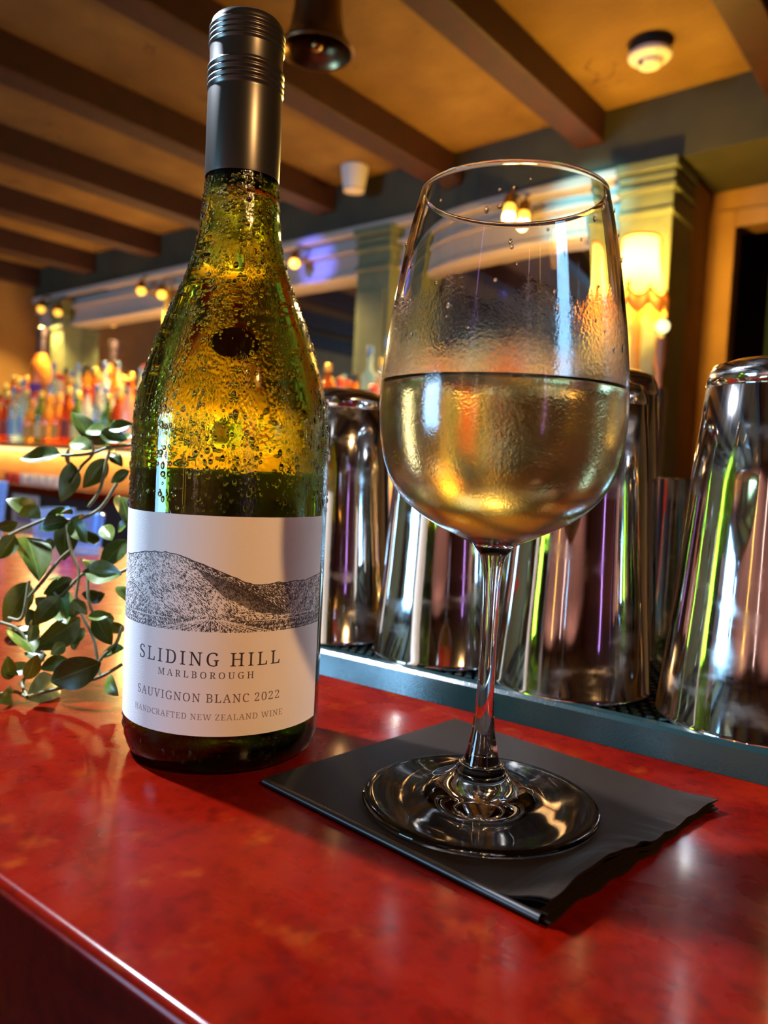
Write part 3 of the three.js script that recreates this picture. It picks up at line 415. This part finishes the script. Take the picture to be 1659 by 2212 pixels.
// ---------------------------------------------------------------- things on the ceiling
const ceilY = (x) => 2.27 + SLOPE * x;
{
  const t = thing('bar_bell', 'bronze bell with clapper hanging from the ceiling above the bar', 'bell', [-0.96, 1.885, -1.0]);
  part('bell_body', lathe(spline([[0.0595, 0.0015], [0.0640, 0.0], [0.0645, 0.003], [0.0590, 0.011], [0.0500, 0.024], [0.0440, 0.045], [0.0405, 0.075], [0.0385, 0.105], [0.0335, 0.128], [0.020, 0.142], [0.0, 0.146]], 60).concat(spline([[0, 0.142], [0.018, 0.138], [0.0305, 0.125], [0.0355, 0.103], [0.0375, 0.075], [0.0410, 0.045], [0.0470, 0.024], [0.0560, 0.010], [0.0595, 0.0015]], 40)), 64, 1.4), M.bronze, t);
  part('hanger', new THREE.TorusGeometry(0.016, 0.005, 10, 24), M.bronze, t, [0, 0.158, 0]);
  part('hanging_rod', new THREE.CylinderGeometry(0.004, 0.004, ceilY(-0.96) - 1.885 - 0.17 + 0.005, 10), M.bronze, t, [0, (ceilY(-0.96) - 1.885 + 0.175) / 2, 0]);
  const c = part('clapper', new THREE.SphereGeometry(0.010, 20, 14), M.brass, t, [0, 0.012, 0]); part('clapper_rod', new THREE.CylinderGeometry(0.0025, 0.0025, 0.12, 8), M.brass, c, [0, 0.065, 0]);
}
{
  const t = thing('ceiling_spotlight', 'small white cup shaped ceiling spotlight, unlit, next to the header', 'spotlight', [-1.81, ceilY(-1.81), -2.1]);
  part('lamp_cup', lathe([[0, -0.082], [0.030, -0.082], [0.036, -0.078], [0.048, -0.004], [0.047, 0], [0, 0]], 48, 0.8), M.white, t);
  part('lamp_ring', lathe([[0.0305, -0.0825], [0.036, -0.0825], [0.037, -0.076], [0.0355, -0.076]], 40), M.pale, t);
}
{
  const t = thing('smoke_detector', 'round cream smoke detector on a black ceiling plate', 'smoke detector', [-0.735, ceilY(-0.735), -1.93]); t.rotation.z = SLOPE;
  part('ceiling_plate', lathe([[0.046, -0.020], [0.048, -0.018], [0.048, 0.001], [0, 0.001]], 40, 0.6), M.black, t); 
  part('detector_body', lathe(spline([[0, -0.056], [0.022, -0.0555], [0.029, -0.050], [0.033, -0.042], [0.047, -0.036], [0.052, -0.030], [0.050, -0.022], [0.040, -0.020]], 40), 48, 1.5), M.white, t);
  part('test_button', new THREE.SphereGeometry(0.007, 14, 10), M.black, t, [-0.012, -0.049, 0.022]);
}
// ---------------------------------------------------------------- brass spotlights under the frieze
function spot(x, y, z, aim, label, glow, power) {
  const t = thing('brass_spotlight', label, 'spotlight', [x, y, z], 0, 'brass spotlights on the back bar');
  const d = new THREE.Vector3(...aim).normalize(), qt = new THREE.Quaternion().setFromUnitVectors(new THREE.Vector3(0, -1, 0), d);
  const head = part('lamp_head', lathe([[0.0, 0.05], [0.012, 0.049], [0.020, 0.038], [0.0265, 0.004], [0.027, 0], [0.0255, 0.001], [0.019, 0.036], [0, 0.040]].reverse(), 32, 0.9), M.brass, t); head.quaternion.copy(qt);
  const bulb = part('bulb', new THREE.SphereGeometry(0.019, 20, 14), emit([1.0, 0.48, 0.04], glow * 1.3), t); bulb.position.copy(d).multiplyScalar(0.002);
  const back = d.clone().multiplyScalar(-0.05); part('bracket', tube([[back.x, back.y, back.z], [back.x, back.y + 0.02, back.z - 0.01], [back.x * 0.3, back.y + 0.03, -2.222 - z]], 0.005, 12, 8), M.brass, t);
  const l = new THREE.SpotLight(rgb(LIGHT.spot.color), power, 0, 1.15, 0.6, 2); l.position.copy(d).multiplyScalar(0.03); l.target.position.copy(d); l.castShadow = true; l.shadow.radius = 1; t.add(l, l.target);
}
const P = LIGHT.spot.power;
spot(-3.09, 1.925, -2.155, [0.25, -1, 0.25], 'brass spotlight by the thin pole, on its ochre wall side', 2.6, P);
spot(-2.94, 1.895, -2.155, [0.35, -1, 0.3], 'brass spotlight by the thin pole, on its sage pilaster side', 2.6, P);
spot(-3.90, 1.905, -2.13, [0.3, -1, 0.3], 'dim brass spotlight beside the end pilaster, nearer the ochre wall', 1.6, P * 0.5);
spot(-3.74, 1.875, -2.13, [0.3, -1, 0.3], 'dim brass spotlight beside the end pilaster, farther from the ochre wall', 1.6, P * 0.5);
spot(-2.13, 1.935, -2.15, [0.2, -1, 0.35], 'single lit brass spotlight over the blue lit frieze', 3.4, P);
spot(-1.225, 1.995, -2.15, [0.1, -1, 0.3], 'higher brass spotlight of the close pair between the sage pilasters', 3.0, P);
spot(-1.17, 1.965, -2.15, [0.1, -1, 0.3], 'lower brass spotlight of the close pair between the sage pilasters', 3.0, P);
{ const t = thing('brass_pole', 'thin yellow pole rising behind the bottles to the frieze', 'pole', [-2.985, T2 + 0.0005, -2.215]); part('pole', new THREE.CylinderGeometry(0.012, 0.012, 0.64, 16), std({ color: C(0.75, 0.52, 0.14), roughness: 0.35 }), t, [0, 0.32, 0]); part('pole_foot', lathe([[0.03, 0], [0.03, 0.006], [0.014, 0.012], [0.012, 0.02]], 24), M.brass, t); }

// ---------------------------------------------------------------- back bar counter and tiers
{
  const t = thing('back_bar', 'back bar cabinet with dark front and lit stepped wooden tiers for bottles', 'cabinet');
  part('cabinet_front', rbox(-4.08, -0.55, 0, 1.0, -2.28, -1.76, 0.004), M.darkPaint, t);
  part('counter_top', rbox(-4.08, -0.55, 1.0, 1.035, -2.28, -1.73, 0.006, 3), M.barTop, t);
  const oak = std({ map: tex(512, 256, (u, v) => mix3([0.80, 0.56, 0.30], [0.66, 0.42, 0.20], clamp(0.5 + loop(u, (v * 5) % 1, 4, 4))), true, [1.2, 3]), roughness: 0.5 });
  part('tier', rbox(-4.08, -0.9, 1.035, T1, -2.28, -1.84, 0.004), oak, t);
  part('tier', rbox(-4.08, -0.9, T1, T2, -2.28, -1.985, 0.004), oak, t);
  part('nosing', rbox(-4.08, -0.9, T1 - 0.02, T1, -1.84, -1.785, 0.004), oak, t);
}
// light strips at the back of each tier
for (const [x0, x1, y, z, l] of [[-4.05, -1.9, T1 + 0.012, -1.972, 'warm light strip behind the front row of bottles'], [-4.05, -1.9, T2 + 0.012, -2.265, 'warm light strip behind the back row of bottles'], [-1.66, -0.93, T2 + 0.012, -2.265, 'warm light strip between the sage pilasters'], [-4.05, -1.0, T1 - 0.027, -1.795, 'warm light strip under the nosing of the lower tier']]) {
  const t = thing('light_strip', l, 'light strip', [(x0 + x1) / 2, y, z], 0, 'warm light strips of the back bar');
  const under = y < T1;
  part('strip', rbox(-(x1 - x0) / 2, (x1 - x0) / 2, -0.006, 0.006, -0.005, 0.005, 0.002), emit(LIGHT.shelfStrip.color, 3), t);
  const a = new THREE.RectAreaLight(rgb(LIGHT.shelfStrip.color), LIGHT.shelfStrip.power * (under ? 0.6 : 1), x1 - x0, 0.012); a.position.set(0, under ? -0.008 : 0.008, under ? 0 : 0.007); t.add(a); a.rotation.x = under ? -Math.PI / 2 + 0.5 : Math.PI - 0.55;
}

// ---------------------------------------------------------------- bottles on the tiers
const kinds = [
  { p: [[0.034, 0.17], [0.032, 0.185], [0.014, 0.215], [0.0125, 0.27]], c: [0.85, 0.42, 0.06], cap: [0.02, 0.02, 0.02], lab: [0.75, 0.68, 0.5] },
  { p: [[0.036, 0.15], [0.034, 0.17], [0.015, 0.2], [0.0135, 0.25]], c: [0.90, 0.92, 0.94], cap: [0.55, 0.05, 0.03], lab: [0.8, 0.8, 0.82] },
  { p: [[0.038, 0.16], [0.030, 0.19], [0.016, 0.21], [0.014, 0.245]], c: [0.72, 0.22, 0.03], cap: [0.6, 0.4, 0.1], lab: [0.35, 0.05, 0.03] },
  { p: [[0.033, 0.18], [0.033, 0.205], [0.013, 0.225], [0.0125, 0.285]], c: [0.62, 0.80, 0.90], cap: [0.1, 0.2, 0.5], lab: [0.3, 0.5, 0.75] },
  { p: [[0.036, 0.14], [0.036, 0.165], [0.016, 0.19], [0.014, 0.235]], c: [0.25, 0.45, 0.12], cap: [0.7, 0.55, 0.15], lab: [0.82, 0.75, 0.3] },
  { p: [[0.040, 0.13], [0.036, 0.16], [0.017, 0.178], [0.016, 0.22]], c: [0.9, 0.55, 0.12], cap: [0.75, 0.3, 0.04], lab: [0.85, 0.42, 0.05] },
];
const describe = ['amber glass bottle with black cap', 'clear glass bottle with red cap', 'brown glass bottle with gold cap', 'pale blue glass bottle with blue cap', 'green glass bottle with gold cap', 'orange glass bottle with orange cap'];
const protos = kinds.map((k) => {
  const g = new THREE.Group(), [a, b, c, d] = k.p;
  const body = lathe([[0, 0.002], [a[0] - 0.004, 0], [a[0], 0.004], [a[0], a[1] * 0.6], a, b, c, d, [d[0], d[1] + 0.002]], 24, 0.8);
  part('glass_body', body, phys({ color: rgb(k.c), roughness: 0.06, transmission: 0.75, thickness: 0, ior: 1.5 }), g);
  part('cap', lathe([[d[0] + 0.002, d[1] - 0.004], [d[0] + 0.002, d[1] + 0.024], [d[0] - 0.001, d[1] + 0.027], [0, d[1] + 0.027]], 18, 0.6), std({ color: rgb(k.cap), roughness: 0.35, metalness: 0.3 }), g);
  const lb = new THREE.CylinderGeometry(a[0] + 0.0006, a[0] + 0.0006, a[1] * 0.5, 24, 1, true, -1.1, 2.2); lb.translate(0, a[1] * 0.48, 0); part('label', lb, std({ color: rgb(k.lab), roughness: 0.6, side: THREE.DoubleSide }), g);
  return g;
});
function placeBottles(x0, x1, y, z, group, where) {
  for (let x = x0, i = 0; x < x1; x += rr(0.066, 0.082), i++) {
    if (y > 1.3 && (Math.abs(x + 3.80) < 0.095 || Math.abs(x + 2.985) < 0.07)) continue;
    const k = Math.floor(rnd() * 6), o = protos[k].clone(); o.name = numbered('spirit_bottle'); o.position.set(x, y + 0.0005, z + rr(-0.003, 0.003)); o.rotation.y = rr(-0.4, 1.2); const s = rr(0.78, 0.98); o.scale.set(0.76, s, 0.76);
    tag(o, `${describe[k]} ${where}`, 'bottle', `${group}, ${describe[k].split(' ')[0]} ones`); scene.add(o);
  }
}
for (const z of [-1.875, -1.943]) placeBottles(-4.03, -1.92, T1, z, 'bottles on the front tier', 'on the front tier of the back bar');
for (const z of [-2.025, -2.092, -2.160]) placeBottles(-4.03, -1.92, T2, z, 'bottles on the back tier', 'on the back tier of the back bar');
for (const z of [-1.875, -1.943]) placeBottles(-1.64, -0.98, T1, z, 'bottles on the near front tier', 'on the front tier between the sage pilasters');
for (const z of [-2.025, -2.092]) placeBottles(-1.64, -0.98, T2, z, 'bottles on the near back tier', 'on the back tier between the sage pilasters');
{
  const t = thing('display_bottle', 'large purple display bottle with orange shoulders at the far end of the back bar', 'bottle', [-3.80, T2 + 0.0005, -2.08]);
  part('glass_body', lathe([[0, 0], [0.050, 0], [0.054, 0.005], [0.054, 0.20], [0.052, 0.21]], 32, 0.8), std({ color: C(0.10, 0.04, 0.35), roughness: 0.3 }), t);
  part('shoulder', lathe(spline([[0.0535, 0.2095], [0.054, 0.25], [0.046, 0.30], [0.030, 0.34], [0.022, 0.36]], 20), 32, 0.8), std({ color: C(0.75, 0.22, 0.03), roughness: 0.35 }), t);
  part('neck', lathe([[0.022, 0.36], [0.02, 0.44], [0.024, 0.445], [0.024, 0.49], [0, 0.495]], 24, 0.6), std({ color: C(0.02, 0.01, 0.025), roughness: 0.5 }), t);
}
// shot cups on the counter edge and a card on the cabinet front
for (let i = 0; i < 7; i++) { const t = thing('shot_cup', 'small white shot cup in a row along the back bar counter edge', 'cup', [-3.52 + i * 0.068, 1.0352, -1.79], 0, 'shot cups on the back bar counter'); part('cup_body', lathe([[0, 0.001], [0.016, 0], [0.017, 0.002], [0.021, 0.045], [0.0195, 0.045], [0.0155, 0.005], [0, 0.004]], 24, 0.8), i < 2 ? std({ color: C(0.55, 0.06, 0.04), roughness: 0.4 }) : M.white, t); }
{ const t = thing('price_card', 'white card with a red heading hung on the dark cabinet front', 'card', [-3.30, 0.93, -1.752]); part('card', box(-0.11, 0.11, -0.16, 0.06, -0.001, 0.001), M.white, t); part('heading', box(-0.08, 0.08, 0.02, 0.045, 0.0011, 0.0016), std({ color: C(0.55, 0.05, 0.08), roughness: 0.6 }), t); part('text_block', box(-0.08, 0.08, -0.06, 0.0, 0.0011, 0.0014), std({ color: C(0.3, 0.25, 0.45), roughness: 0.6 }), t); }

// tumblers at the far edge of the bar
const blueGlass = phys({ color: C(0.62, 0.78, 1.0), roughness: 0.03, transmission: 0.9, thickness: 0, ior: 1.5 });
[[-1.075, -0.50, 'squat blue tinted tumbler at the far end of the bar'], [-0.93, -0.53, 'blue tinted tumbler on the bar behind the leaves'], [-0.85, -0.52, 'small blue tinted tumbler on the bar nearest the bottle']].forEach(([x, z, l], i) => {
  const t = thing('tumbler', l, 'tumbler', [x, BAR, z]); const s = [1.25, 0.8, 0.8][i];
  part('tumbler_glass', lathe([[0, 0.0005], [0.026 * s, 0], [0.028 * s, 0.002], [0.033 * s, 0.06 * s], [0.0318 * s, 0.0603 * s], [0.027 * s, 0.008], [0, 0.0075]], 40, 0.8), blueGlass, t);
});

// ---------------------------------------------------------------- table lamp with fringed shade
{
  const t = thing('table_lamp', 'lit table lamp with scalloped fringed orange shade and harlequin stem', 'table lamp', [-0.752, 1.0352, -2.0]);
  const S = 1.622 - 1.0352, glow = LIGHT.tableLamp;
  const shadeMat = phys({ color: C(0.95, 0.62, 0.18), roughness: 0.9, transmission: 0.55, thickness: 0, emissive: rgb([1.0, 0.62, 0.17]), emissiveIntensity: 2.1, side: THREE.DoubleSide });
  const N = 96, rows = [[0.043, 0.180], [0.045, 0.150], [0.049, 0.115], [0.056, 0.082], [0.066, 0.055], [0.074, 0.043]], pos = [], idx = [], uv = [];
  rows.forEach(([r, y], j) => { for (let i = 0; i <= N; i++) { const a = i / N * Math.PI * 2, lobe = Math.abs(Math.sin(a * 4)), k = j / (rows.length - 1); const R = r * (1 - 0.10 * k * (1 - lobe)), Y = y - 0.024 * lobe * k * k; pos.push(R * Math.sin(a), Y + S, R * Math.cos(a)); uv.push(i / N, k); } });
  for (let j = 0; j < rows.length - 1; j++) for (let i = 0; i < N; i++) { const a = j * (N + 1) + i, c = a + N + 1; idx.push(a, c, c + 1, a, c + 1, a + 1); }
  const g = new THREE.BufferGeometry(); g.setAttribute('position', new THREE.Float32BufferAttribute(pos, 3)); g.setAttribute('uv', new THREE.Float32BufferAttribute(uv, 2)); g.setIndex(idx); g.computeVertexNormals();
  const sh = part('shade', g, shadeMat, t);
  const trim = std({ color: C(0.50, 0.06, 0.01), roughness: 0.7, emissive: rgb([1, 0.14, 0.01]), emissiveIntensity: 0.3 });
  part('top_trim', new THREE.TorusGeometry(0.0432, 0.0035, 8, 48).rotateX(Math.PI / 2), trim, sh, [0, 0.180 + S, 0]);
  const scal = []; for (let i = 0; i <= 128; i++) { const a = i / 128 * Math.PI * 2, lobe = Math.abs(Math.sin(a * 4)), R = 0.0745 * (1 - 0.10 * (1 - lobe)); scal.push(new THREE.Vector3(R * Math.sin(a), 0.045 - 0.024 * lobe + S, R * Math.cos(a))); }
  part('scalloped_trim', new THREE.TubeGeometry(new THREE.CatmullRomCurve3(scal, true), 256, 0.0035, 6, true), trim, sh);
  const fr = []; for (let i = 0; i < 150; i++) { const a = i / 150 * Math.PI * 2, lobe = Math.abs(Math.sin(a * 4)), R = 0.0748 * (1 - 0.10 * (1 - lobe)), c = new THREE.CylinderGeometry(0.0012, 0.0017, 0.038, 5); c.translate(R * Math.sin(a), 0.024 - 0.024 * lobe + S, R * Math.cos(a)); fr.push(c); }
  part('fringe', mergeGeometries(fr), phys({ color: C(0.70, 0.30, 0.05), roughness: 0.8, emissive: rgb([1, 0.30, 0.02]), emissiveIntensity: 0.3 }), sh).userData.kind = 'stuff';
  part('bulb', new THREE.SphereGeometry(0.020, 20, 14), emit(glow.color, 14), t, [0, S + 0.11, 0]);
  part('stem', lathe([[0.016, 0.30], [0.016, S - 0.05], [0.010, S - 0.03], [0.010, S + 0.09], [0, S + 0.09]], 24, 0.6), std({ color: C(0.8, 0.5, 0.1), roughness: 0.4 }), t);
  const harl = tex(128, 128, (u, v) => { const a = ((u * 6) % 1) - 0.5, b = ((v * 4) % 1) - 0.5; return Math.abs(a) + Math.abs(b) < 0.42 ? [0.10, 0.06, 0.05] : [0.85, 0.80, 0.76]; });
  part('patterned_base', lathe([[0, 0], [0.045, 0], [0.045, 0.02], [0.036, 0.03], [0.034, 0.27], [0.024, 0.285], [0.024, 0.30], [0, 0.30]], 32, 0.6), std({ map: harl, roughness: 0.4 }), t).userData.label = 'black and white diamond pattern';
  const l = new THREE.PointLight(rgb(glow.color), glow.power); l.position.set(0, S + 0.11, 0); l.castShadow = true; l.shadow.radius = 1; t.add(l);
}
{ // tap beside the lamp
  const t = thing('beer_font', 'slim chrome beer font with a glowing round badge beside the table lamp', 'beer tap', [-0.665, 1.0352, -1.95]);
  part('column', lathe([[0, 0], [0.04, 0], [0.04, 0.012], [0.022, 0.02], [0.022, 0.36], [0.018, 0.38], [0, 0.38]], 32, 0.7), M.chrome, t);
  part('tap_handle', lathe([[0.008, 0.38], [0.008, 0.42], [0.014, 0.44], [0.014, 0.50], [0, 0.505]], 20, 0.7), std({ color: C(0.6, 0.18, 0.05), roughness: 0.4 }), t);
  part('light_badge', new THREE.SphereGeometry(0.016, 20, 14), emit([1, 0.85, 0.4], 2.2), t, [0, 0.53, 0]);
}

// ---------------------------------------------------------------- pendant lamps over the bar and the wall screen: outside the frame, lighting it
function pendant(x, y, z, L, label, radius) {
  const t = thing('pendant_lamp', label, 'pendant lamp', [x, y, z]);
  part('metal_shade', lathe(spline([[0.10, 0], [0.102, 0.001], [0.085, 0.05], [0.05, 0.10], [0.025, 0.12], [0.022, 0.15], [0, 0.155]], 30).concat([[0, 0.150], [0.02, 0.145], [0.023, 0.118], [0.048, 0.098], [0.083, 0.049], [0.10, 0]]), 48, 1.2), M.bronze, t);
  part('bulb', new THREE.SphereGeometry(0.03, 20, 14), emit(L.color, 6), t, [0, 0.035, 0]);
  part('flex', new THREE.CylinderGeometry(0.003, 0.003, ceilY(x) - y - 0.15, 8), M.black, t, [0, (ceilY(x) - y + 0.155) / 2, 0]);
  const l = new THREE.PointLight(rgb(L.color), L.power); l.position.set(0, 0.035, 0); l.castShadow = true; l.shadow.radius = radius; t.add(l);
}
pendant(-0.86, 1.86, -0.16, LIGHT.keyPendant, 'cool white metal pendant lamp over the bar beyond the ivy', 1.0);
pendant(0.72, 1.81, -0.03, LIGHT.sidePendant, 'warm metal pendant lamp over the bar edge past the shaker tins', 1.2);
function effectLight(x, z, aim, color, power, cone, label) {
  const y = ceilY(x) - 0.055, t = thing('effect_spotlight', label, 'spotlight', [x, y, z]); const d = new THREE.Vector3(aim[0] - x, aim[1] - y, aim[2] - z).normalize(), q = new THREE.Quaternion().setFromUnitVectors(new THREE.Vector3(0, -1, 0), d);
  const can = part('lamp_can', lathe([[0.0, 0.075], [0.028, 0.07], [0.03, 0.0], [0.027, 0.0], [0.025, 0.06], [0, 0.062]].reverse(), 32, 0.7), M.black, t); can.quaternion.copy(q);
  const lens = part('lamp_lens', new THREE.CylinderGeometry(0.0245, 0.0245, 0.004, 28), emit(color, 2), t); lens.quaternion.copy(q); lens.position.copy(d).multiplyScalar(-0.012);
  part('lamp_bracket', new THREE.CylinderGeometry(0.005, 0.005, 0.055, 10), M.black, t, [0, 0.03, 0]);
  const l = new THREE.SpotLight(rgb(color), power, 0, cone, 0.7, 2); l.position.copy(d).multiplyScalar(0.012); l.target.position.copy(d); l.castShadow = true; l.shadow.radius = 1; t.add(l, l.target);
}
effectLight(-0.75, -1.0, [-0.99, 1.955, -2.23], [0.16, 0.75, 0.95], 14, 0.13, 'small black ceiling spotlight with a cyan beam on the frieze');
effectLight(-2.1, -0.9, [-2.09, 1.945, -2.23], [0.12, 0.14, 1.0], 22, 0.085, 'small black ceiling spotlight with a deep blue beam on the frieze');
function tubeLight(pos, turn, color, label) {
  const t = thing('wall_tube_light', label, 'tube light', pos, turn, 'upright tube lights on the walls');
  part('tube', new THREE.CylinderGeometry(0.02, 0.02, 1.1, 20), emit(color, 1.5), t); part('tube_holder', rbox(-0.035, 0.035, -0.57, 0.57, 0.021, 0.04, 0.006), M.bronze, t);
  const a = new THREE.RectAreaLight(rgb(color), LIGHT.tube.power, 0.04, 1.1); a.position.set(0, 0, -0.024); t.add(a);
}
tubeLight([-0.5, 1.35, 2.505], 0, [1.0, 0.55, 0.10], 'amber upright tube light on the rose wall');
tubeLight([0.15, 1.35, 2.505], 0, [1.0, 0.62, 0.55], 'pink upright tube light on the rose wall');
tubeLight([2.155, 1.35, 0.73], Math.PI / 2, [0.62, 0.30, 1.0], 'purple upright tube light on the side wall');
effectLight(-0.55, 1.55, [-0.6, 1.25, 2.55], [1.0, 0.74, 0.66], 11, 0.75, 'small black ceiling spotlight washing the rose wall beside the television');
effectLight(1.0, 1.55, [1.0, 1.25, 2.55], [1.0, 0.70, 0.60], 11, 0.75, 'small black ceiling spotlight washing the rose wall away from the television');
{
  const t = thing('wall_screen', 'large wall television showing a pale blue picture', 'television', [-2.2, 1.3, 2.5]);
  part('screen_frame', rbox(-0.58, 0.58, -0.56, 0.56, 0, 0.05, 0.01), M.black, t);
  part('screen_panel', box(-0.55, 0.55, -0.53, 0.53, -0.004, 0.0), emit(LIGHT.screen.color, 2.2), t);
  const a = new THREE.RectAreaLight(rgb(LIGHT.screen.color), LIGHT.screen.power, 1.1, 1.06); a.position.set(0, 0, -0.012); a.rotation.y = 0; t.add(a);
}
shade(scene);
scene.traverse((o) => { if (o.isLight && o.shadow) o.castShadow = true; });
renderer.render(scene, camera);
